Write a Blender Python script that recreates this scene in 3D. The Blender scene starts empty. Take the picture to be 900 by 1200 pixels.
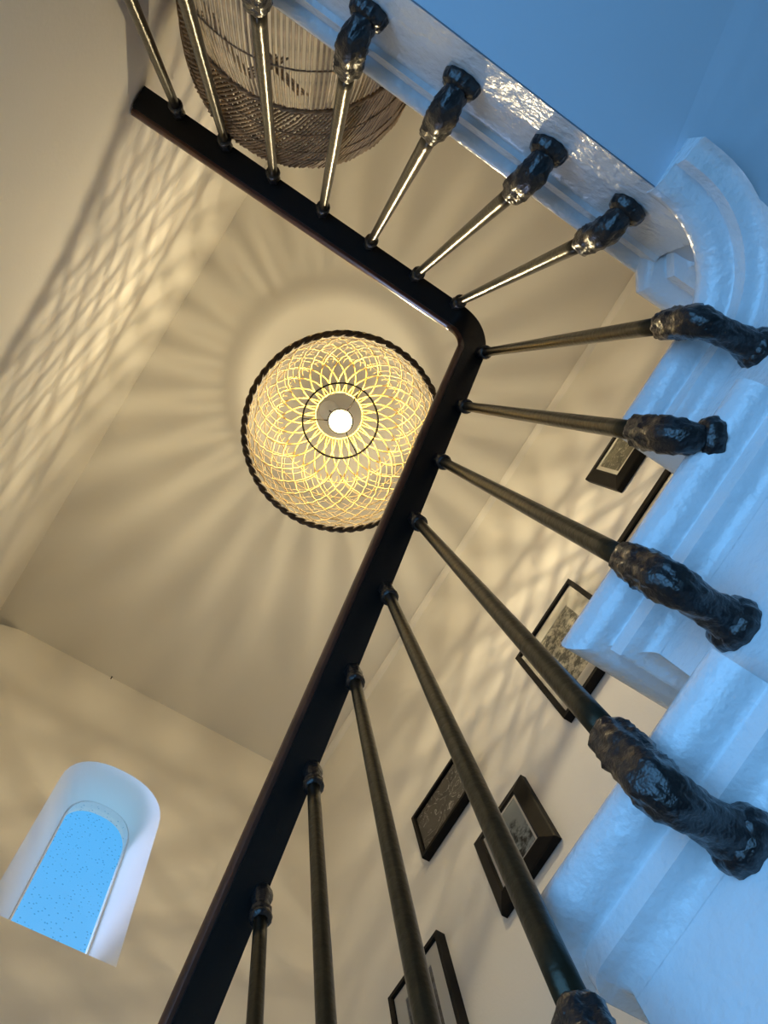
import bpy, bmesh, math, random
from mathutils import Vector, Matrix
from math import sin, cos, pi, radians, sqrt, atan2
random.seed(7)
S = bpy.context.scene
COL = S.collection

# ------------------------------------------------------------------ camera, sky, daylight, exposure
# the phone sits at the origin, X runs up the flight, Y towards the wall with the pictures, Z up
cam_d = bpy.data.cameras.new('camera')
cam = bpy.data.objects.new('camera', cam_d); COL.objects.link(cam)
cam_d.sensor_fit = 'VERTICAL'; cam_d.sensor_height = 36.0; cam_d.lens = 27.0; cam_d.clip_start = 0.02
RT = ((0.5333700, 0.8361148, -0.1171683), (-0.8405821, 0.5129275, -0.1662139), (-0.0790886, 0.1876498, 0.9790468))
M3 = Matrix((RT[0], [-v for v in RT[1]], [-v for v in RT[2]])).transposed()
cam.matrix_world = M3.to_4x4()
S.camera = cam

S.view_settings.view_transform = 'Standard'
S.view_settings.look = 'None'
S.view_settings.gamma = 1.0
S.view_settings.exposure = 0.0
S.cycles.max_bounces = 10
S.cycles.diffuse_bounces = 6
S.cycles.glossy_bounces = 4
S.cycles.transparent_max_bounces = 16
S.cycles.caustics_reflective = False
S.cycles.caustics_refractive = False

world = bpy.data.worlds.new('sky'); S.world = world; world.use_nodes = True
wn = world.node_tree; wn.nodes.clear()
w_out = wn.nodes.new('ShaderNodeOutputWorld'); w_bg = wn.nodes.new('ShaderNodeBackground')
w_tc = wn.nodes.new('ShaderNodeTexCoord'); w_sep = wn.nodes.new('ShaderNodeSeparateXYZ'); w_cr = wn.nodes.new('ShaderNodeValToRGB')
w_cr.color_ramp.elements[0].position = 0.0; w_cr.color_ramp.elements[0].color = (0.36, 0.72, 1.0, 1)
w_cr.color_ramp.elements[1].position = 0.95; w_cr.color_ramp.elements[1].color = (0.06, 0.43, 0.95, 1)
wn.links.new(w_tc.outputs['Generated'], w_sep.inputs[0]); wn.links.new(w_sep.outputs['Z'], w_cr.inputs[0])
wn.links.new(w_cr.outputs[0], w_bg.inputs[0]); w_bg.inputs[1].default_value = 1.0
wn.links.new(w_bg.outputs[0], w_out.inputs[0])

def area(name, loc, aim, sx, sy, power, col):
    d = bpy.data.lights.new(name, 'AREA'); d.shape = 'RECTANGLE'; d.size = sx; d.size_y = sy
    d.energy = power; d.color = col
    o = bpy.data.objects.new(name, d); COL.objects.link(o)
    o.location = loc
    o.rotation_euler = (Vector(aim) - Vector(loc)).to_track_quat('-Z', 'Y').to_euler()
    o.visible_camera = False
    return o
# daylight through the arched window and an added, unseen doorway in the hall below
area('added_doorway_light', (0.08, -0.72, -0.02), (0.08, 0.4, -0.02), 1.1, 1.2, 12.5, (0.13, 0.45, 1.0))
wl = area('daylight_window', (-2.07, 0.27, 2.68), (0.0, 0.52, 2.20), 0.24, 0.60, 2.6, (0.50, 0.62, 1.0))
wl.data.spread = radians(75)

# ------------------------------------------------------------------ helpers
class MB:
    """collects vertices and faces and links them as ONE mesh object"""
    def __init__(self): self.v = []; self.f = []; self.sm = []
    def add(self, vs, fs, smooth=False):
        b = len(self.v); self.v += [tuple(p) for p in vs]
        for f in fs: self.f.append([i + b for i in f]); self.sm.append(smooth)
    def box(self, lo, hi):
        x0, y0, z0 = lo; x1, y1, z1 = hi
        self.add([(x0,y0,z0),(x1,y0,z0),(x1,y1,z0),(x0,y1,z0),(x0,y0,z1),(x1,y0,z1),(x1,y1,z1),(x0,y1,z1)],
                 [(0,3,2,1),(4,5,6,7),(0,1,5,4),(1,2,6,5),(2,3,7,6),(3,0,4,7)])
    def grid(self, rows, closed_u=False, closed_v=False, smooth=True, cap=False):
        n = len(rows); m = len(rows[0]); vs = [p for r in rows for p in r]; fs = []
        for i in range(n if closed_v else n - 1):
            for j in range(m if closed_u else m - 1):
                a = i*m + j; b = i*m + (j+1) % m; c = ((i+1) % n)*m + (j+1) % m; d = ((i+1) % n)*m + j
                fs.append((a, b, c, d))
        if cap: fs.append(tuple(range(m))[::-1]); fs.append(tuple(range((n-1)*m, n*m)))
        self.add(vs, fs, smooth)
    def tube(self, pts, rad, sides=8, closed=False, mod=None, cap=True, flat=1.0, up=None):
        P = [Vector(p) for p in pts]; n = len(P); rows = []
        T = []
        for i in range(n):
            a = P[(i-1) % n] if (closed or i > 0) else P[i]
            b = P[(i+1) % n] if (closed or i < n-1) else P[i]
            d = (b - a); T.append(d.normalized() if d.length > 1e-9 else Vector((0,0,1)))
        N = Vector(up) if up is not None else (Vector((0,0,1)) if abs(T[0].z) < 0.9 else Vector((1,0,0)))
        for i in range(n):
            if up is not None and callable(up): N = up(i)
            N = (N - T[i]*N.dot(T[i])); N = N.normalized() if N.length > 1e-6 else T[i].orthogonal().normalized()
            B = T[i].cross(N)
            r = rad(i/(n-1) if n > 1 else 0) if callable(rad) else rad
            row = []
            for j in range(sides):
                a = 2*pi*j/sides; rr = r*(mod(i/(n-1), a) if mod else 1)
                row.append(P[i] + N*(cos(a)*rr*flat) + B*(sin(a)*rr))
            rows.append(row)
        self.grid(rows, closed_u=True, closed_v=closed, cap=cap and not closed)
    def lathe(self, prof, sides=16, centre=(0,0,0), mod=None):
        rows = []
        for k, (r, z) in enumerate(prof):
            rows.append([(centre[0]+cos(2*pi*j/sides)*r*(mod(k, 2*pi*j/sides) if mod else 1),
                          centre[1]+sin(2*pi*j/sides)*r*(mod(k, 2*pi*j/sides) if mod else 1), centre[2]+z) for j in range(sides)])
        self.grid(rows, closed_u=True)
    def mesh(self, name, mat):
        me = bpy.data.meshes.new(name); me.from_pydata(self.v, [], self.f)
        me.polygons.foreach_set('use_smooth', self.sm)
        bm = bmesh.new(); bm.from_mesh(me); bmesh.ops.recalc_face_normals(bm, faces=bm.faces); bm.to_mesh(me); bm.free()
        if mat: me.materials.append(mat)
        me.update(); return me
    def build(self, name, mat, parent=None, kind=None, label=None):
        o = bpy.data.objects.new(name, self.mesh(name, mat)); COL.objects.link(o)
        if parent is not None: put(o, parent)
        if kind: o['kind'] = kind
        if label: o['label'] = label
        return o
def put(o, parent):
    """parent keeping world coordinates (things stand at a pure translation)"""
    o.parent = parent
    off = Vector((0,0,0)); p = parent
    while p is not None: off += p.location; p = p.parent
    if o.type == 'MESH' and not o.data.get('placed'):
        o.data.transform(Matrix.Translation(-off)); o.data['placed'] = 1
def thing(name, label, cat, loc=(0,0,0), group=None):
    o = bpy.data.objects.new(name, None); COL.objects.link(o); o.location = loc; o.empty_display_size = 0.1
    o['label'] = label; o['category'] = cat
    if group: o['group'] = group
    return o
def struct(mb, name, mat, parent=None):
    return mb.build(name, mat, parent, kind=None if parent else 'structure')
def smooth_by_angle(o, ang=35):
    me = o.data
    bm = bmesh.new(); bm.from_mesh(me)
    for e in bm.edges:
        e.smooth = not (len(e.link_faces) == 2 and e.calc_face_angle(0) > radians(ang))
    for f in bm.faces: f.smooth = True
    bm.to_mesh(me); bm.free()

# ------------------------------------------------------------------ materials
def nodes(name):
    m = bpy.data.materials.new(name); m.use_nodes = True; nt = m.node_tree
    return m, nt, nt.nodes['Principled BSDF']
def paint(name, col, rough, bumps=(), spec=0.5, metal=0.0, coat=0.0, vary=0.0, vscale=6.0):
    """paint with procedural relief: bumps = [(noise scale, strength, distance)]"""
    m, nt, b = nodes(name)
    b.inputs['Base Color'].default_value = (*col, 1); b.inputs['Roughness'].default_value = rough
    b.inputs['Metallic'].default_value = metal; b.inputs['Specular IOR Level'].default_value = spec
    b.inputs['Coat Weight'].default_value = coat; b.inputs['Coat Roughness'].default_value = 0.15
    tc = nt.nodes.new('ShaderNodeTexCoord'); prev = None
    for sc, st, dist in bumps:
        n = nt.nodes.new('ShaderNodeTexNoise'); n.inputs['Scale'].default_value = sc; n.inputs['Detail'].default_value = 3
        nt.links.new(tc.outputs['Object'], n.inputs['Vector'])
        u = nt.nodes.new('ShaderNodeBump'); u.inputs['Strength'].default_value = st; u.inputs['Distance'].default_value = dist
        nt.links.new(n.outputs['Fac'], u.inputs['Height'])
        if prev: nt.links.new(prev.outputs[0], u.inputs['Normal'])
        prev = u
    if prev: nt.links.new(prev.outputs[0], b.inputs['Normal'])
    if vary:
        n = nt.nodes.new('ShaderNodeTexNoise'); n.inputs['Scale'].default_value = vscale; n.inputs['Detail'].default_value = 5
        nt.links.new(tc.outputs['Object'], n.inputs['Vector'])
        r = nt.nodes.new('ShaderNodeValToRGB')
        r.color_ramp.elements[0].position = 0.3; r.color_ramp.elements[0].color = (*[max(0, c*(1-vary)) for c in col], 1)
        r.color_ramp.elements[1].position = 0.7; r.color_ramp.elements[1].color = (*[min(1, c*(1+vary)) for c in col], 1)
        nt.links.new(n.outputs['Fac'], r.inputs[0]); nt.links.new(r.outputs[0], b.inputs['Base Color'])
    return m
M_wall = paint('cream_wall_paint', (0.80, 0.765, 0.70), 0.75, [(140, 0.10, 0.004)], 0.25, vary=0.02, vscale=3)
M_ceil = paint('ceiling_paint', (0.74, 0.71, 0.65), 0.8, [(90, 0.06, 0.004)], 0.2, vary=0.015, vscale=2)
M_reveal = paint('white_reveal_paint', (0.86, 0.86, 0.86), 0.6, [(60, 0.10, 0.004)], 0.3)
M_gloss = paint('lumpy_white_gloss_paint', (0.74, 0.77, 0.80), 0.24, [(34, 0.34, 0.012), (110, 0.30, 0.006)], 0.5, coat=0.35, vary=0.03, vscale=9)
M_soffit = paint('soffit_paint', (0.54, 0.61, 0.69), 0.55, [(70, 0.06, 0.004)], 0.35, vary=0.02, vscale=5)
M_floor = paint('hall_floor_paint', (0.13, 0.09, 0.06), 0.5, [(30, 0.08, 0.004)], 0.4, vary=0.08)
M_iron = paint('black_iron_paint', (0.008, 0.009, 0.011), 0.28, [(60, 0.4, 0.012), (170, 0.3, 0.006)], 0.5, coat=0.25)
M_bar = paint('black_rail_iron', (0.006, 0.006, 0.006), 0.45, [(90, 0.15, 0.003)], 0.35)
M_rod = paint('dark_brass_rod', (0.032, 0.027, 0.015), 0.28, [(90, 0.20, 0.004)], 0.5, metal=0.6, vary=0.18, vscale=40)
M_rail = paint('dark_red_wood', (0.105, 0.038, 0.022), 0.32, [(60, 0.15, 0.003)], 0.5, coat=0.2, vary=0.3, vscale=18)
M_cane = paint('split_cane', (0.36, 0.235, 0.045), 0.55, [], 0.3, vary=0.25, vscale=14)
M_rope = paint('dark_rope', (0.060, 0.036, 0.014), 0.7, [(300, 0.4, 0.003)], 0.3, vary=0.4, vscale=40)
M_rattan = paint('brown_rattan', (0.56, 0.44, 0.31), 0.5, [], 0.35, vary=0.30, vscale=25)
M_rattan_d = paint('dark_rattan', (0.36, 0.255, 0.16), 0.55, [], 0.35, vary=0.35, vscale=30)
M_wire = paint('dark_wire', (0.006, 0.005, 0.003), 0.7, [], 0.02)
M_socket = paint('socket_plastic', (0.010, 0.009, 0.005), 0.7, [], 0.05)
M_cord = paint('cord_cloth', (0.10, 0.08, 0.05), 0.8)
M_frame = paint('black_frame_wood', (0.009, 0.0075, 0.0065), 0.5, [(120, 0.12, 0.002)], 0.12, vary=0.2, vscale=30)
M_mat = paint('ivory_mount_board', (0.80, 0.78, 0.72), 0.85)
M_pvc = paint('window_frame_paint', (0.80, 0.82, 0.84), 0.4)
M_bulb, nt, b = nodes('lit_bulb_glass')
em = nt.nodes.new('ShaderNodeEmission'); em.inputs[0].default_value = (1.0, 0.86, 0.62, 1); em.inputs[1].default_value = 5.0
tr = nt.nodes.new('ShaderNodeBsdfTransparent'); ad = nt.nodes.new('ShaderNodeAddShader')
nt.links.new(em.outputs[0], ad.inputs[0]); nt.links.new(tr.outputs[0], ad.inputs[1]); nt.links.new(ad.outputs[0], nt.nodes['Material Output'].inputs[0])

M_pane, nt, b = nodes('speckled_window_glass')
tr = nt.nodes.new('ShaderNodeBsdfTransparent'); gl = nt.nodes.new('ShaderNodeBsdfGlossy'); gl.inputs['Roughness'].default_value = 0.05
mx = nt.nodes.new('ShaderNodeMixShader'); mx.inputs[0].default_value = 0.04
tc = nt.nodes.new('ShaderNodeTexCoord'); vo = nt.nodes.new('ShaderNodeTexVoronoi'); vo.inputs['Scale'].default_value = 58.0
rp = nt.nodes.new('ShaderNodeValToRGB')
rp.color_ramp.elements[0].position = 0.14; rp.color_ramp.elements[0].color = (0.50, 0.68, 0.78, 1)
rp.color_ramp.elements[1].position = 0.26; rp.color_ramp.elements[1].color = (1, 1, 1, 1)
nt.links.new(tc.outputs['Object'], vo.inputs['Vector']); nt.links.new(vo.outputs['Distance'], rp.inputs[0]); nt.links.new(rp.outputs[0], tr.inputs[0])
nt.links.new(tr.outputs[0], mx.inputs[1]); nt.links.new(gl.outputs[0], mx.inputs[2])
nt.links.new(mx.outputs[0], nt.nodes['Material Output'].inputs[0])

M_fglass, nt, b = nodes('picture_glass')
tr = nt.nodes.new('ShaderNodeBsdfTransparent'); gl = nt.nodes.new('ShaderNodeBsdfGlossy'); gl.inputs['Roughness'].default_value = 0.02
fr = nt.nodes.new('ShaderNodeFresnel'); fr.inputs[0].default_value = 1.28; mx = nt.nodes.new('ShaderNodeMixShader')
nt.links.new(fr.outputs[0], mx.inputs[0]); nt.links.new(tr.outputs[0], mx.inputs[1]); nt.links.new(gl.outputs[0], mx.inputs[2])
nt.links.new(mx.outputs[0], nt.nodes['Material Output'].inputs[0])

# ------------------------------------------------------------------ the room
HC = 3.755; XB = -1.716; YR = 1.162; YL = -0.61; XE = 2.0; HF = -1.55
m = MB(); m.box((XB-0.4, YL-0.3, HC), (XE+0.2, YR+0.3, HC+0.15)); struct(m, 'ceiling', M_ceil)
m = MB(); m.box((XB-0.4, YL-0.3, HF-0.15), (XE+0.2, YR+0.3, HF)); struct(m, 'floor', M_floor)
m = MB(); m.box((XB-0.4, YR, HF), (XE+0.2, YR+0.2, HC)); struct(m, 'wall_right', M_wall)
m = MB(); m.box((XE, YL-0.3, HF), (XE+0.2, YR+0.02, HC)); struct(m, 'wall_end', M_wall)
# left wall; its unseen doorway is added to let the blue light in
DX0, DX1, DH = -0.55, 0.70, 0.62
m = MB()
m.box((XB-0.4, YL-0.2, HF), (DX0, YL, HC)); m.box((DX1, YL-0.2, HF), (XE+0.02, YL, HC)); m.box((DX0, YL-0.2, DH), (DX1, YL, HC))
struct(m, 'wall_left', M_wall)
m = MB()
m.box((DX0-0.06, YL-0.02, HF), (DX0, YL+0.015, DH)); m.box((DX1, YL-0.02, HF), (DX1+0.06, YL+0.015, DH)); m.box((DX0-0.06, YL-0.02, DH), (DX1+0.06, YL+0.015, DH+0.06))
struct(m, 'added_doorway', M_gloss)

# back wall with the splayed arched window
def arch(y0, y1, hb, hs, ht, n=18, sq=2.3):
    """outline from bottom left up, over the arch and down"""
    c = (y0+y1)/2; a = (y1-y0)/2; pts = [(y0, hb)]
    for i in range(n+1):
        t = pi - pi*i/n
        cx = abs(cos(t))**(2/sq)*(1 if cos(t) > 0 else -1); sy = abs(sin(t))**(2/sq)
        pts.append((c + a*cx, hs + (ht-hs)*sy))
    pts.append((y1, hb)); return pts
IN = arch(0.036, 0.449, 2.068, 2.80, 3.035)
XG = XB-0.28
GL = arch(0.131, 0.416, 2.33, 3.02, 3.205)
OUT = arch(0.131, 0.416, 2.33, 3.02, 3.205)
def wall_with_hole(m, x, hole):
    Y0, Y1, H0, H1 = YL-0.02, YR+0.02, HF, HC
    n = len(hole)
    ring = []
    for k, (y, h) in enumerate(hole):
        if k == 0: ring.append((Y0, h))
        elif k == n-1: ring.append((Y1, h))
        else:
            f = (k-1)/(n-3)
            L = (H1-h*0-2.80)
            if f < 0.3: ring.append((Y0, 2.80 + (H1-2.80)*f/0.3))
            elif f > 0.7: ring.append((Y1, 2.80 + (H1-2.80)*(1-f)/0.3))
            else: ring.append((Y0 + (Y1-Y0)*(f-0.3)/0.4, H1))
    m.grid([[(x, *p) for p in ring], [(x, *p) for p in hole]], smooth=False)
    hb = hole[0][1]
    m.add([(x, Y0, H0), (x, Y1, H0), (x, Y1, hb), (x, hole[-1][0], hb), (x, hole[0][0], hb), (x, Y0, hb)], [(0,1,2,3,4,5)])
m = MB(); wall_with_hole(m, XB, IN); wall_with_hole(m, XB-0.325, OUT); struct(m, 'wall_back', M_wall)
win = bpy.data.objects.new('window_1', None); COL.objects.link(win); win['kind'] = 'structure'; win.location = (XB-0.28, 0.27, 2.33)
m = MB(); rows = [[(XB, y, h) for y, h in IN], [(XG, y, h) for y, h in GL]]
m.grid(rows, smooth=False)
m.add([(XB, IN[0][0], IN[0][1]), (XB, IN[-1][0], IN[-1][1]), (XG, GL[-1][0], GL[-1][1]), (XG, GL[0][0], GL[0][1])], [(0,1,2,3)])
o = m.build('window_reveal', M_reveal, win); smooth_by_angle(o, 30)
m = MB()
m.grid([[(XG-0.02, y, h) for y, h in GL], [(XB-0.326, y, h) for y, h in OUT]], smooth=True)
m.add([(XG-0.02, GL[0][0], GL[0][1]), (XG-0.02, GL[-1][0], GL[-1][1]), (XB-0.326, OUT[-1][0], OUT[-1][1]), (XB-0.326, OUT[0][0], OUT[0][1])], [(0,1,2,3)])
m.build('outer_reveal', M_reveal, win)
def inset(poly, d):
    cy = sum(p[0] for p in poly)/len(poly); out = []
    n = len(poly)
    for i, (y, h) in enumerate(poly):
        a = Vector(poly[(i-1) % n]); b = Vector(poly[(i+1) % n]); t = (b-a).normalized(); nn = Vector((t.y, -t.x))
        out.append((y + nn.x*d, h + nn.y*d))
    return out
FI = inset(GL, 0.006)
m = MB(); m.grid([[(XG+0.008, *p) for p in GL], [(XG+0.008, *p) for p in FI], [(XG-0.022, *p) for p in FI], [(XG-0.022, *p) for p in GL]], closed_u=True, closed_v=True, smooth=False)
m.build('window_frame', M_pvc, win)
m = MB(); m.add([(XG-0.008, *p) for p in GL], [tuple(range(len(GL)))]); m.build('window_pane', M_pane, win)
# slim bead along the ceiling edge of the picture wall, with one filled joint
m = MB()
prof = [(0,0), (0.020,-0.002), (0.028,-0.014), (0.024,-0.028), (0.010,-0.036), (0,-0.042)]
m.grid([[(x, YR - a, HC + b) for a, b in prof] for x in (XB, -0.55, XE)], smooth=True); struct(m, 'trim_1', M_wall)

# ------------------------------------------------------------------ the staircase
YF = 0.405; XF = 0.405; HL = 1.068; HB = 0.879
stairs = thing('staircase', 'white gloss painted staircase and landing with moulded nosings rising along the picture wall', 'stairs', (-0.27, 0.405, 0.0))
CX, CY, CR = 0.300, 0.255, 0.150        # plan centre of the curved string under the landing
def nose_profile(k=1.0):
    """(outward, below tread top)"""
    p = [(-0.03, 0.0), (0.010*k, 0.0)]
    for i in range(0, 11):
        a = pi/2 - pi*i/10
        p.append((0.0225*k + 0.025*cos(a)*k, 0.025 - 0.025*sin(a)))
    p += [(0.019*k, 0.053), (0.0185*k, 0.058), (0.0225*k, 0.060), (0.021*k, 0.078), (0.017*k, 0.080)]
    for i in range(1, 6):
        a = pi/2*i/5
        p.append((0.017*k*(1 - sin(a)), 0.080 + 0.016*(1-cos(a))))
    return p
def sweep(m, path, prof, top):
    """sweep an (outward, down) profile along a plan path with mitred corners; outward is to the right of travel"""
    n = len(path); cols = []
    for i, p in enumerate(path):
        p = Vector(p)
        d0 = (p - Vector(path[i-1])).normalized() if i > 0 else (Vector(path[1]) - p).normalized()
        d1 = (Vector(path[i+1]) - p).normalized() if i < n-1 else d0
        n0 = Vector((d0.y, -d0.x)); n1 = Vector((d1.y, -d1.x)); b = (n0 + n1).normalized(); b = b / max(0.4, b.dot(n0))
        cols.append([(p.x + b.x*o, p.y + b.y*o, top - d) for o, d in prof])
    m.grid(cols, smooth=True)
    return cols
def rounded(cx, cy, r, n=4):
    """plan corner from riser line (travelling -Y) to string line (travelling +X)"""
    return [(cx + r - r*cos(pi/2*i/n), cy + r - r*sin(pi/2*i/n)) for i in range(n+1)]
steps = [(-0.225, 0.525), (-0.030, 0.725), (0.202, 0.915)]
lower = [(-0.435, 0.330), (-0.645, 0.135), (-0.855, -0.06), (-1.065, -0.255), (-1.275, -0.45), (-1.485, -0.645)]
all_steps = lower[::-1] + steps
for k, (x, top) in enumerate(all_steps):
    nx = all_steps[k+1][0] if k+1 < len(all_steps) else None
    path = [(x, YR - 0.004)] + (rounded(x, YF, 0.002) if (x, top) == steps[0] else [(x, YF)])
    if nx is not None: path += [(nx - 0.02, YF), (nx + 0.03, YF)]
    else:
        path += [(CX, YF)] + [(CX + CR*cos(a), CY + CR*sin(a)) for a in [radians(90 - 90*i/14) for i in range(1, 15)]] + [(CX + CR, 0.232)]
    m = MB(); riser = 0.21
    cols = sweep(m, path, nose_profile(), top)
    sweep(m, [(x, YR - 0.004), (x, YF)], [(0.0, 0.094), (0.0, riser)], top)
    inner = [c[0] for c in cols]
    xe = (nx + 0.03) if nx is not None else 0.47
    if nx is None: cap = inner + [(0.50, 0.232, top), (0.50, YR - 0.004, top)]
    else: cap = inner + [(xe, YR - 0.004, top)]
    m.add(cap, [tuple(range(len(cap)))])
    if nx is None: m.add(cols[-1], [tuple(range(len(cols[-1])))])
    o = m.build('stair_step', M_gloss, stairs); smooth_by_angle(o, 32)

# string board: straight along the flight, then round the corner under the landing
def soffit_h(x): return 0.653 + 0.93*(x - CX)
S_pts = []
xs = [-1.70 + i*0.05 for i in range(41)]; xs = sorted([x for x in xs if x < CX - 0.001] + [CX] + [sx + e for sx, st in all_steps for e in (-0.0002, 0.0002)])
for x in xs: S_pts.append((x, YF + 0.0002, soffit_h(x), (x, YR - 0.004), (0, -1)))
arc_h = {90: 0.653, 75: 0.700, 60: 0.744, 50: 0.770, 38: 0.796, 28: 0.815, 19: 0.832, 10: 0.848, 0: 0.863, -6: 0.872, -11: 0.8786}
for a, h in arc_h.items():
    if a == 90: continue
    t = (90 - a)/101.0; r = CR - 0.0002
    if a == -11: px, py = 0.451, 0.226
    else: px, py = CX + r*cos(radians(a)), CY + r*sin(radians(a))
    far = {75: (0.62, 0.710), 60: (0.42, 0.775), 50: (0.36, 0.835), 38: (0.50, 0.872)}.get(a, (0.62, HB + 0.001) if a > -11 else (0.40, HB + 0.001))
    S_pts.append((px, py, h, (min(px + far[0]*cos(radians(a)), 1.2), min(py + far[0]*sin(radians(a)), YR - 0.004), far[1]), (cos(radians(a)), -sin(radians(a)))))
def top_h(x, y):
    t = None
    for sx, st in all_steps:
        if x >= sx: t = st
    return (t if t is not None else -0.645) - 0.093
rows_f = []
for px, py, h, wxy, nn in S_pts:
    th = top_h(px, py) if px <= CX else 0.83
    th = (0.835 if py > 0.245 else HB + 0.001) if px > CX else th
    rows_f.append((px, py, max(th, h+0.02), h))
ns = sum(1 for r in rows_f if r[0] <= CX)
m = MB()
for i in range(ns - 1):
    a, b = rows_f[i], rows_f[i+1]; ta = min(a[2], b[2])
    m.add([(a[0], a[1], a[3]), (b[0], b[1], b[3]), (b[0], b[1], max(ta, b[3] + 0.001)), (a[0], a[1], max(ta, a[3] + 0.001))], [(0,1,2,3)])
m.build('string_board', M_gloss, stairs)
m = MB(); m.grid([[(r[0], r[1], r[3]), (r[0], r[1], r[2] if i else r[3] + 0.18)] for i, r in enumerate(rows_f[ns-1:])], smooth=True)
m.build('curved_string', M_gloss, stairs)
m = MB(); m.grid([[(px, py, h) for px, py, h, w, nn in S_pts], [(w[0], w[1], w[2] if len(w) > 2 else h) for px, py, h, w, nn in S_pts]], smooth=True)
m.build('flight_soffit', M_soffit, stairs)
# landing: slab, thin moulded edge along the well, full nosing over the last riser
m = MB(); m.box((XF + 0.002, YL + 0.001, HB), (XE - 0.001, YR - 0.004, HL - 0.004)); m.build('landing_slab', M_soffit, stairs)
pr = [(-0.03, 0.0), (0.008, 0.0)] + [(0.010 + 0.015*cos(pi/2 - pi*i/8), 0.015 - 0.015*sin(pi/2 - pi*i/8)) for i in range(9)] + \
     [(0.009, 0.032), (0.012, 0.034), (0.011, 0.050), (0.004, 0.052), (0.0015, 0.060), (0.0, 0.070), (0.0, HL-HB)]
m = MB(); sweep(m, [(XF, 0.325), (XF, 0.10), (XF, -0.2), (XF, YL + 0.001)], pr, HL); o = m.build('landing_edge', M_gloss, stairs); smooth_by_angle(o, 32)
m = MB(); cols = sweep(m, [(XF + 0.02, YR - 0.004), (XF + 0.004, 0.50), (XF, 0.358), (XF+0.03, 0.335), (XF+0.06, 0.335)], nose_profile() + [(0.0, 0.16)], HL + 0.001)
o = m.build('landing_nosing', M_gloss, stairs); smooth_by_angle(o, 32)
m = MB(); m.box((XF - 0.0, YL + 0.001, HL - 0.006), (XE - 0.001, YR - 0.004, HL)); m.build('landing_floor', M_floor, stairs)

# ------------------------------------------------------------------ the railing
rail = thing('stair_railing', 'black and dark red handrail on slender brass balusters round the open well', 'railing', (0.366, 0.232, 0.0))
Y0, X0, RR = 0.335, 0.366, 0.090
HR = 1.870
def rail_h(x): return 1.529 + 0.85*x
AC = (X0 - RR, Y0 - RR)
def rail_path(off, y_end=YL + 0.004, x_start=-1.25):
    """plan line at distance off from the baluster line towards the well (off > 0)"""
    pts = []
    for i in range(25):
        x = x_start + (AC[0] - x_start)*i/24; pts.append((x, Y0 - off, rail_h(x)))
    h0 = rail_h(AC[0]); L = pi/2*RR
    n = 16
    for i in range(1, n+1):
        a = pi/2*(1 - i/n); s = L*i/n
        h = h0 + 0.85*s if s < L*0.7 else h0 + 0.85*L*0.7 + (HR - h0 - 0.85*L*0.7)*sin((s/L - 0.7)/0.3*pi/2)
        pts.append((AC[0] + (RR-off)*cos(a), AC[1] + (RR-off)*sin(a), h))
    for i in range(1, 9):
        y = AC[1] + (y_end - AC[1])*i/8; pts.append((X0 - off, y, HR))
    return pts
def rail_sweep(prof, name, mat, parent):
    """prof: (towards the well, up) loop"""
    lines = [rail_path(o) for o, u in prof]
    rows = [[(lines[j][i][0], lines[j][i][1], lines[j][i][2] + prof[j][1]) for j in range(len(prof))] for i in range(len(lines[0]))]
    m = MB(); m.grid(rows, closed_u=True, cap=True, smooth=True); o = m.build(name, mat, parent); smooth_by_angle(o, 40); return o
hand = rail_sweep([(0.050, 0.007), (0.0545, 0.012), (0.057, 0.022), (0.054, 0.034), (0.042, 0.044), (0.022, 0.048), (0.004, 0.043), (-0.008, 0.034), (-0.0105, 0.022), (-0.008, 0.012), (-0.004, 0.007)], 'handrail', M_rail, rail)
rail_sweep([(-0.008, 0.0), (0.044, 0.0), (0.044, 0.0075), (-0.008, 0.0075)], 'rail_bar', M_bar, hand)['label'] = 'black flat iron bar under the handrail'

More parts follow.
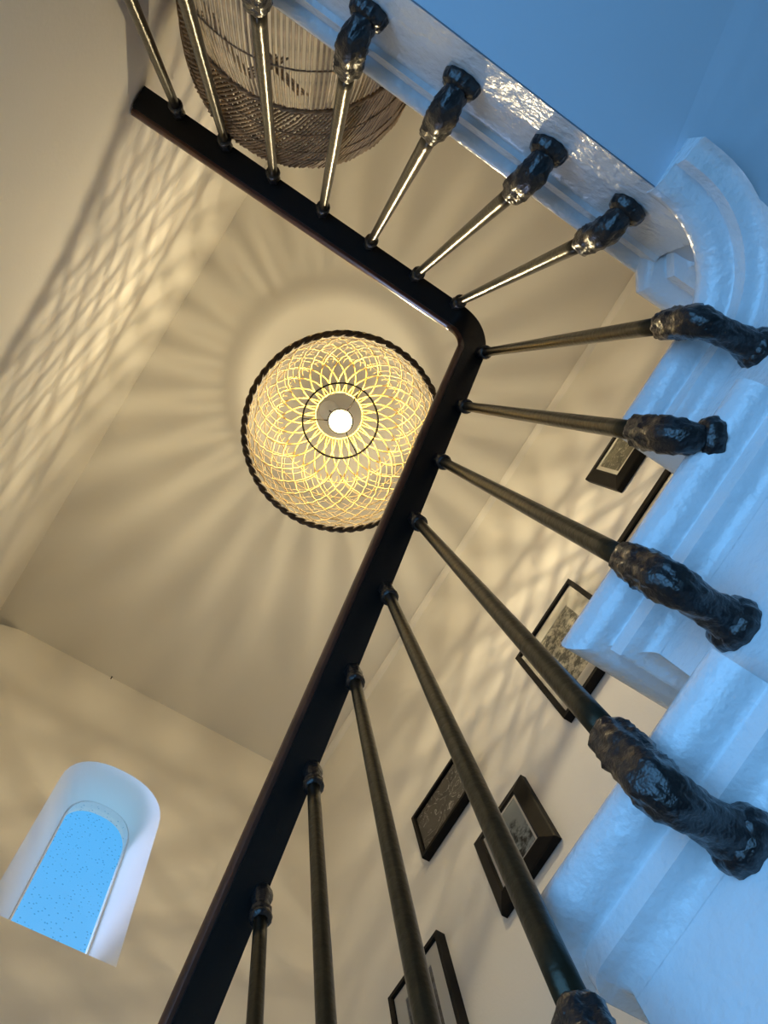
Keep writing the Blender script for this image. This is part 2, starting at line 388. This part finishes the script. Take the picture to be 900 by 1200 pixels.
def collar_mesh(m, x, y, h):
    """cast cap between rod and rail: two rings below a small leafy cup"""
    prof = [(0.0100, -0.062), (0.0150, -0.060), (0.0160, -0.055), (0.0150, -0.050), (0.0120, -0.048), (0.0145, -0.045), (0.0150, -0.041), (0.0125, -0.038),
            (0.0105, -0.034), (0.0118, -0.028), (0.0138, -0.020), (0.0142, -0.010), (0.0130, 0.000), (0.0110, 0.004)]
    def mod(k, a): return 1 + (0.10*cos(6*a) if k in (9, 10, 11, 12) else 0.03*cos(9*a + k))
    m.lathe(prof, 18, (x, y, h), mod)
def baluster(x, y, h1, hf, nrm):
    """vertical rod whose cast foot bends sideways into the string; nrm points from the well to the string"""
    b = bpy.data.objects.new('baluster', None); COL.objects.link(b); b.parent = rail; b.location = Vector((x, y, hf)) - rail.location
    nv = Vector((nrm[0], nrm[1], 0)).normalized(); dist = nrm[2]
    m = MB(); a0 = hf + 0.070
    pts = [(x, y, a0 + (h1 - 0.045 - a0)*i/14) for i in range(15)]
    m.tube(pts, lambda t: 0.0108 - 0.0012*t, 14); m.build('rod', M_rod, b)
    m = MB(); collar_mesh(m, x, y, h1); m.build('collar', M_iron, b)
    # foot bracket
    path = []; base = Vector((x, y, hf)); R = 0.022
    top = 0.088
    for i in range(15): path.append(base + Vector((0, 0, top - (top - R)*i/14)))
    for i in range(1, 9):
        a = pi/2*i/8; path.append(base + Vector((0, 0, R)) + nv*(R*(1 - cos(a))) - Vector((0, 0, R*sin(a))))
    end = dist - 0.010
    for i in range(1, 8): path.append(base + nv*(R + (end - R)*i/7))
    n = len(path)
    prof = [0.0125, 0.0155, 0.0168, 0.0166, 0.0164, 0.0166, 0.0170, 0.0176, 0.0180, 0.0178, 0.0170, 0.0165, 0.0168, 0.0174, 0.0178,
            0.0180, 0.0182, 0.0182, 0.0180, 0.0174, 0.0165, 0.0160, 0.0156, 0.0152, 0.0150, 0.0152, 0.0158, 0.0168, 0.0182, 0.0195]
    ph = random.random()*6
    def mod(t, a):
        i = t*(n-1)
        leaf = 0.20*abs(cos(2.5*a + ph + (0.6 if i > 8 else 0))) - 0.10 + 0.05*cos(9*a + 1.9*i) if 1 < i < 17 else 0.06*cos(5*a + i*0.9) + 0.03*cos(11*a - 1.3*i)
        return 1 + leaf + 0.03*sin(i*2.3 + 3*a + ph)
    m = MB(); m.tube(path, lambda t: prof[min(len(prof)-1, int(round(t*(n-1))))], 40, mod=mod); m.build('foot_bracket', M_iron, b)
    m = MB(); e = base + nv*(dist - 0.013)
    m.tube([e - nv*0.004, e, e + nv*0.006, e + nv*0.012, e + nv*0.0145], lambda t: [0.016, 0.0215, 0.0235, 0.0240, 0.020][int(round(t*4))], 48, mod=lambda t, a: 1 + 0.035*cos(11*a) + 0.03*cos(3*a + ph)); m.build('flange', M_iron, b)
    return b
B_f = [(0.287, 0.330, 1.775, 0.795), (0.152, Y0, None, 0.700), (0.026, Y0, None, 0.562), (-0.096, Y0, None, 0.432), (-0.225, Y0, None, 0.300),
       (-0.354, Y0, None, 0.205), (-0.488, Y0, None, 0.080), (-0.629, Y0, None, -0.045)]
for x, y, h, hf in B_f:
    if h is None: h = rail_h(x)
    baluster(x, y, h, hf, *[((0.15, 1, 0.079), ) if x > 0.2 else ((0.46, 1, 0.040), ) if x > 0.1 else ((0, 1, YF - y + 0.001), )][0])
for i, y in enumerate([0.232, 0.116, -0.013, -0.142, -0.272, -0.395, -0.515]):
    baluster(X0, y, HR - (0.004 if i == 0 else 0), 0.955, (1, 0.15 if i == 0 else 0, XF - X0))

# ------------------------------------------------------------------ pendant lamp over the well
lamp_axis = Vector((0.026, -0.007, 0.30)).normalized()
LC = Vector((-0.056, 0.233, 2.53))
q = Vector((0,0,1)).rotation_difference(lamp_axis)
def lp(r, a, z): return LC + q @ Vector((r*cos(a), r*sin(a), z))
lamp = thing('pendant_lamp', 'lit pendant lamp in an open cane lattice shade hanging over the well', 'lamp', LC)
PR = [(0.0, 0.322), (0.04, 0.330), (0.10, 0.326), (0.18, 0.302), (0.26, 0.262), (0.33, 0.214), (0.39, 0.165), (0.44, 0.122), (0.47, 0.100), (0.485, 0.090)]
def prof_at(t):
    L = [0]
    for i in range(len(PR)-1): L.append(L[-1] + sqrt((PR[i+1][0]-PR[i][0])**2 + (PR[i+1][1]-PR[i][1])**2))
    s = t*L[-1]
    for i in range(len(PR)-1):
        if s <= L[i+1] + 1e-9:
            f = (s - L[i])/(L[i+1]-L[i]); return PR[i][0] + f*(PR[i+1][0]-PR[i][0]), PR[i][1] + f*(PR[i+1][1]-PR[i][1])
    return PR[-1]
def ribbon(t0, t1, a0, turn, width, off, seg, nm):
    """flat cane strip wound over the shade surface"""
    pts = []
    for i in range(seg+1):
        t = t0 + (t1-t0)*i/seg; z, r = prof_at(t); pts.append(lp(r + off + 0.0018*sin(i*pi*0.97 + a0), a0 + turn*(1 - (1 - i/seg)**1.5), z))
    m = MB(); rows = []
    for i in range(seg+1):
        T = (pts[min(i+1, seg)] - pts[max(i-1, 0)]).normalized()
        c = LC + q @ Vector((0, 0, 0.18)); N = (pts[i] - c).normalized(); N = (N - T*N.dot(T)).normalized(); W = T.cross(N)
        w = width; th = 0.0009
        rows.append([pts[i] + W*w + N*th*0.3, pts[i] + N*th, pts[i] - W*w + N*th*0.3, pts[i] - N*th])
    m.grid(rows, closed_u=True, smooth=True, cap=True)
    o = m.build(nm, M_cane, None); return o
shade = bpy.data.objects.new('lampshade', None); COL.objects.link(shade); shade.parent = lamp
def spin_copies(src, n, parent):
    """rotate one strip about the lamp axis; the copies share its mesh"""
    put(src, parent); src.parent = parent
    for k in range(n):
        o = src if k == 0 else src.copy()
        if k: COL.objects.link(o); o.parent = parent
        o.rotation_mode = 'QUATERNION'
        o.rotation_quaternion = q @ Matrix.Rotation(2*pi*k/n, 3, 'Z').to_quaternion() @ q.inverted()
NS = 26
for sgn in (1, -1):
    spin_copies(ribbon(0.0, 1.0, 0.0, sgn*radians(80), 0.0032, 0.001*sgn, 36, 'cane_strip'), NS, shade)
    spin_copies(ribbon(0.0, 0.66, 0.1, sgn*radians(88), 0.0016, 0.003 + 0.001*sgn, 40, 'cane_strip'), 34, shade)
def hoop(r, z, rad, nm, mat, parent, seg=72, sides=6, wob=0.0):
    m = MB(); m.tube([lp(r + wob*sin(i*1.7), 2*pi*i/seg, z + wob*cos(i*2.3)) for i in range(seg)], rad, sides, closed=True); return m.build(nm, mat, parent)
for t in (0.22, 0.34, 0.46, 0.60):
    z, r = prof_at(t); hoop(r + 0.002, z, 0.0016, 'cane_hoop', M_cane, shade)
hoop(0.092, 0.483, 0.004, 'top_hoop', M_cane, shade)
# bound rope rim: a thick core wrapped by coils
m = MB(); seg = 240
for st in range(2):
    m.tube([lp(0.324 + 0.0050*cos(2*pi*i*30/seg + st*pi), 2*pi*i/seg, 0.0050*sin(2*pi*i*30/seg + st*pi)) for i in range(seg)], 0.0072, 6, closed=True)
m.build('rope_rim', M_rope, shade, label='dark twisted rope rim')
# carrier ring with three spokes, holder, bulb, cord
BC = 0.315
car = hoop(0.139, BC + 0.012, 0.0040, 'carrier_ring', M_wire, lamp)
for k in range(3):
    a = radians(-122) + k*2*pi/3 + 0.06
    m = MB(); m.tube([lp(0.040, a, BC + 0.012), lp(0.139, a, BC + 0.012)], 0.0024, 6); m.build('spoke', M_wire, lamp)
for k in range(3):
    a = radians(-122) + k*2*pi/3 + 0.06
    m = MB(); m.tube([lp(0.139, a, BC + 0.012), lp(0.135, a, 0.425)], 0.0012, 5); m.build('hanger_wire', M_wire, lamp)
m = MB()
ring = lambda r, z: [lp(r, 2*pi*j/20, z) for j in range(20)]
m.grid([ring(0.0135, BC + 0.040), ring(0.0165, BC + 0.046), ring(0.0165, BC + 0.085), ring(0.010, BC + 0.098), ring(0.004, BC + 0.100)], closed_u=True)
m.build('lamp_holder', M_socket, lamp)
hoop(0.0445, BC + 0.008, 0.0032, 'holder_ring', M_socket, lamp, 32, 8)
for k in range(3):
    a = radians(-62) + k*2*pi/3
    m = MB(); m.tube([lp(0.0445, a, BC + 0.008), lp(0.040, a, BC + 0.030), lp(0.0165, a, BC + 0.060)], 0.0014, 5); m.build('holder_arm', M_wire, lamp)
m = MB(); m.grid([ring(max(0.0005, 0.039*sin(a)), BC - 0.002 - 0.039*cos(a)) for a in [pi*i/14 for i in range(13)]] + [ring(0.0130, BC + 0.042)], closed_u=True)
m.build('bulb', M_bulb, lamp)
ld = bpy.data.lights.new('bulb_filament', 'POINT'); ld.energy = 32.0; ld.color = (1.0, 0.82, 0.49); ld.shadow_soft_size = 0.0135
lo = bpy.data.objects.new('bulb_filament', ld); COL.objects.link(lo); lo.location = lp(0, 0, BC - 0.002)
topc = lp(0, 0, BC + 0.10)
m = MB(); m.tube([topc, topc + Vector((-0.002, 0, 0.3)), Vector((topc.x - 0.002, topc.y, HC - 0.01))], 0.0035, 8); m.build('cord', M_cord, lamp)
m = MB(); m.lathe([(0.002, -0.045), (0.028, -0.040), (0.045, -0.018), (0.048, 0.0)], 24, (topc.x - 0.002, topc.y, HC)); m.build('ceiling_rose', M_reveal, lamp)

# ------------------------------------------------------------------ wicker basket on the landing
BX, BY = 0.628, -0.354
bk = thing('wicker_basket', 'tall round brown wicker basket standing on the landing behind the railing', 'basket', (BX, BY, HL))
def bpt(r, a, h): return Vector((BX + r*cos(a), BY + r*sin(a), h))
# body of upright slats
def slat_r(h):
    t = (h - HL)/(1.532 - HL)
    return 0.221 + 0.016*sin(pi*min(1, t*0.9)) - 0.002*t
m = MB(); n = 10
m.tube([bpt(slat_r(HL + 0.004 + (1.532 - HL)*i/n), 0, HL + 0.004 + (1.532 - HL)*i/n) for i in range(n+1)], 0.0023, 6)
src = m.build('slat', M_rattan, bk)
NSL = 176
for k in range(NSL):
    o = src if k == 0 else src.copy()
    if k: COL.objects.link(o); o.parent = bk
    o.rotation_euler = (random.uniform(-0.0015, 0.0015), random.uniform(-0.0015, 0.0015), 2*pi*k/NSL + random.uniform(-0.004, 0.004))
def bhoop(r, h, rad, nm, mat, wob=0.0, twist=0):
    m = MB(); seg = 160 if twist else 80
    if twist:
        for s_ in range(2):
            m.tube([bpt(r + rad*0.8*cos(2*pi*i*twist/seg + s_*pi), 2*pi*i/seg, h + rad*0.8*sin(2*pi*i*twist/seg + s_*pi)) for i in range(seg)], rad, 6, closed=True)
    else: m.tube([bpt(r, 2*pi*i/seg, h + wob*sin(i*2.1)) for i in range(seg)], rad, 6, closed=True)
    return m.build(nm, mat, bk)
bhoop(0.228, 1.532, 0.0032, 'braided_hoop', M_rattan_d, twist=34)
bhoop(slat_r(1.316) + 0.002, 1.316, 0.0016, 'tie_hoop', M_rattan_d, 0.001)
bhoop(0.222, HL + 0.008, 0.0060, 'base_hoop', M_rattan_d)
m = MB(); m.tube([bpt(0, 0, HL + 0.001), bpt(0, 0, HL + 0.006)], 0.218, 32); m.build('base', M_rattan_d, bk)
# flared upper band of slanting canes in two layers
def band_r(t): return 0.2275 + 0.0205*sin(pi/2*t)
m = MB(); n = 8
for layer, (sg, cnt, off, turn) in enumerate([(1, 150, 0.0024, 0.62), (-1, 125, -0.0014, 0.5)]):
    for k in range(cnt):
        a0 = 2*pi*k/cnt + random.uniform(-0.006, 0.006)
        m.tube([bpt(band_r(i/n) + off + 0.0012*sin(i*2.6 + k), a0 + sg*turn*i/n, 1.536 + 0.288*i/n) for i in range(n+1)], 0.0026, 5, cap=False)
o = m.build('woven_band', M_rattan_d, bk, kind='stuff')
for h in (1.625, 1.715, 1.765):
    bhoop(band_r((h-1.536)/0.288) + 0.0048, h, 0.0015, 'tie_hoop', M_rattan_d, 0.0015)
bhoop(0.2465, 1.826, 0.0028, 'basket_rim', M_rattan_d, twist=40)
# crossed canes that brace the inside of the body
for a0, tw in ((pi+0.15, 0.35), (pi+0.25, -0.35), (pi+0.55, 0.3), (pi-0.25, -0.32), (pi-0.4, 0.32), (pi+0.7, -0.3)):
    for k in range(4):
        m = MB(); m.tube([bpt(0.214, a0 + k*0.03 + tw*i/6, 1.34 + 0.15*i/6) for i in range(7)], 0.0020, 5); m.build('brace_cane', M_rattan, bk)

# ------------------------------------------------------------------ framed prints on the right wall
def print_mat(name, kind, seed, dark, light, scale):
    """monochrome print: flat picture made of layered noise"""
    m, nt, b = nodes(name); b.inputs['Roughness'].default_value = 0.6
    tc = nt.nodes.new('ShaderNodeTexCoord'); mp = nt.nodes.new('ShaderNodeMapping'); mp.inputs['Location'].default_value = (seed*3.1, seed*1.7, seed)
    nt.links.new(tc.outputs['Object'], mp.inputs['Vector'])
    n1 = nt.nodes.new('ShaderNodeTexNoise'); n1.inputs['Scale'].default_value = scale; n1.inputs['Detail'].default_value = 8; n1.inputs['Roughness'].default_value = 0.7
    nt.links.new(mp.outputs[0], n1.inputs['Vector']); src = n1.outputs['Fac']
    if kind == 'lines':
        n1.inputs['Detail'].default_value = 2; n1.inputs['Distortion'].default_value = 1.6
        r = nt.nodes.new('ShaderNodeValToRGB'); cr = r.color_ramp
        cr.elements[0].position = 0.40; cr.elements[0].color = (*dark, 1)
        cr.elements[1].position = 0.62; cr.elements[1].color = (*[d*1.6 for d in dark], 1)
        for p_, c_ in ((0.485, [d*1.2 for d in dark]), (0.50, light), (0.515, [d*1.3 for d in dark])):
            e = cr.elements.new(p_); e.color = (*c_, 1)
    else:
        r = nt.nodes.new('ShaderNodeValToRGB'); cr = r.color_ramp
        cr.elements[0].position = 0.43; cr.elements[0].color = (*dark, 1); cr.elements[1].position = 0.58; cr.elements[1].color = (*light, 1)
    nt.links.new(src, r.inputs[0]); out = r.outputs[0]
    if kind in ('ridge', 'sky'):
        # brighter sky above a ragged horizon
        sp = nt.nodes.new('ShaderNodeSeparateXYZ'); nt.links.new(tc.outputs['Object'], sp.inputs[0])
        n2 = nt.nodes.new('ShaderNodeTexNoise'); n2.inputs['Scale'].default_value = 14; n2.inputs['Detail'].default_value = 5; nt.links.new(mp.outputs[0], n2.inputs['Vector'])
        ma = nt.nodes.new('ShaderNodeMath'); ma.operation = 'MULTIPLY_ADD'; ma.inputs[1].default_value = 0.22; nt.links.new(n2.outputs['Fac'], ma.inputs[0]); nt.links.new(sp.outputs['Z'], ma.inputs[2])
        rr = nt.nodes.new('ShaderNodeValToRGB'); rr.color_ramp.elements[0].position = 0.11; rr.color_ramp.elements[1].position = 0.135
        nt.links.new(ma.outputs[0], rr.inputs[0])
        mi = nt.nodes.new('ShaderNodeMixRGB'); nt.links.new(rr.outputs[0], mi.inputs[0]); nt.links.new(out, mi.inputs[1]); mi.inputs[2].default_value = (*[v*0.85 for v in light], 1)
        out = mi.outputs[0]
    nt.links.new(out, b.inputs['Base Color']); return m

def picture(label, x0, x1, h0, h1, fw, depth, mat_w, pm, slope, glass=True):
    """frame hung flat on the right wall: fw = width of the moulding, slope = how far its outer edge falls back"""
    t = thing('picture_frame', label, 'picture', ((x0+x1)/2, YR - 0.004, (h0+h1)/2), 'framed prints on the stair wall')
    yb = YR - 0.002; yf = YR - depth; yo = yf + slope
    O = [(x0, h0), (x1, h0), (x1, h1), (x0, h1)]; I = [(x0+fw, h0+fw), (x1-fw, h0+fw), (x1-fw, h1-fw), (x0+fw, h1-fw)]
    e = 0.003
    for k in range(4):
        a, b = O[k], O[(k+1) % 4]; ia, ib = I[k], I[(k+1) % 4]
        def L(p, q_, f): return (p[0] + (q_[0]-p[0])*f, p[1] + (q_[1]-p[1])*f)
        rowa = [(a[0], yb, a[1]), (a[0], yo, a[1]), (*L(a, ia, 0.10)[:1], yo - e if slope else yf, L(a, ia, 0.10)[1]), (L(a, ia, 0.85)[0], yf, L(a, ia, 0.85)[1]), (ia[0], yf + 0.003, ia[1]), (ia[0], yb, ia[1])]
        rowb = [(b[0], yb, b[1]), (b[0], yo, b[1]), (*L(b, ib, 0.10)[:1], yo - e if slope else yf, L(b, ib, 0.10)[1]), (L(b, ib, 0.85)[0], yf, L(b, ib, 0.85)[1]), (ib[0], yf + 0.003, ib[1]), (ib[0], yb, ib[1])]
        m = MB(); m.grid([rowa, rowb], closed_u=True, smooth=False, cap=True); m.build('frame_side', M_frame, t)
    ym = yf + 0.010 if slope == 0 else yf + 0.006
    A, B_ = I[0], I[2]
    if mat_w > 0.0:
        a, b = (A[0]+mat_w, A[1]+mat_w), (B_[0]-mat_w, B_[1]-mat_w)
        m = MB(); ring0 = [(A[0], ym, A[1]), (B_[0], ym, A[1]), (B_[0], ym, B_[1]), (A[0], ym, B_[1])]
        ring1 = [(a[0], ym, a[1]), (b[0], ym, a[1]), (b[0], ym, b[1]), (a[0], ym, b[1])]
        ring2 = [(p[0], ym + 0.002, p[2]) for p in ring1]
        m.grid([ring0, ring1, ring2], closed_u=True, smooth=False); m.build('mount', M_mat, t)
    else: a, b = A, B_
    m = MB(); m.add([(a[0], ym + 0.002, a[1]), (b[0], ym + 0.002, a[1]), (b[0], ym + 0.002, b[1]), (a[0], ym + 0.002, b[1])], [(0,1,2,3)]); m.build('print', pm, t)
    if glass:
        yg = ym - 0.003
        m = MB(); m.add([(A[0], yg, A[1]), (B_[0], yg, A[1]), (B_[0], yg, B_[1]), (A[0], yg, B_[1])], [(0,1,2,3)]); m.build('glass', M_fglass, t)
    return t
picture('small black frame with a dark sepia print, highest on the wall beside the landing', 0.285, 0.60, 2.53, 2.825, 0.050, 0.035, 0.016, print_mat('print_figures', 'lines', 1, (0.10, 0.095, 0.07), (0.55, 0.52, 0.42), 9), 0.012)
picture('black frame mostly hidden behind the stair nosing under the highest sepia print', 0.09, 0.52, 1.95, 2.30, 0.030, 0.030, 0.05, print_mat('print_field', 'tone', 2, (0.10, 0.10, 0.09), (0.60, 0.58, 0.52), 14), 0.0)
picture('tall black frame with a wide ivory mount around a grey country scene', -0.392, -0.062, 1.968, 2.450, 0.017, 0.030, 0.060, print_mat('print_country', 'tone', 3, (0.05, 0.05, 0.042), (0.60, 0.57, 0.48), 40), 0.0)
picture('wide thin black frame with a dark unmounted photograph of a crowd, level with the window', -1.062, -0.737, 2.208, 2.437, 0.014, 0.030, 0.0, print_mat('print_crowd', 'lines', 4, (0.075, 0.07, 0.065), (0.62, 0.60, 0.57), 13), 0.0)
picture('broad black frame with a thin white mount around a grey leafy print', -0.857, -0.606, 1.703, 2.010, 0.045, 0.034, 0.008, print_mat('print_leaves', 'ridge', 5, (0.025, 0.03, 0.03), (0.50, 0.56, 0.56), 34), 0.014)
picture('thin black frame with a pale mount around a mountain photograph, lowest picture on the wall', -1.330, -1.083, 1.480, 1.905, 0.015, 0.032, 0.046, print_mat('print_mountain', 'tone', 6, (0.07, 0.07, 0.068), (0.24, 0.26, 0.30), 18), 0.0).rotation_euler.z = 0.02
# a small dark nail left in the back wall just below the ceiling
nl = MB(); nl.tube([(XB - 0.002, 0.005, 3.738), (XB + 0.010, 0.005, 3.740), (XB + 0.012, 0.005, 3.740)], lambda t: 0.0025 if t < 0.9 else 0.005, 8)
o = nl.build('nail', M_wire); o['label'] = 'tiny dark nail in the window wall just below the ceiling'; o['category'] = 'nail'
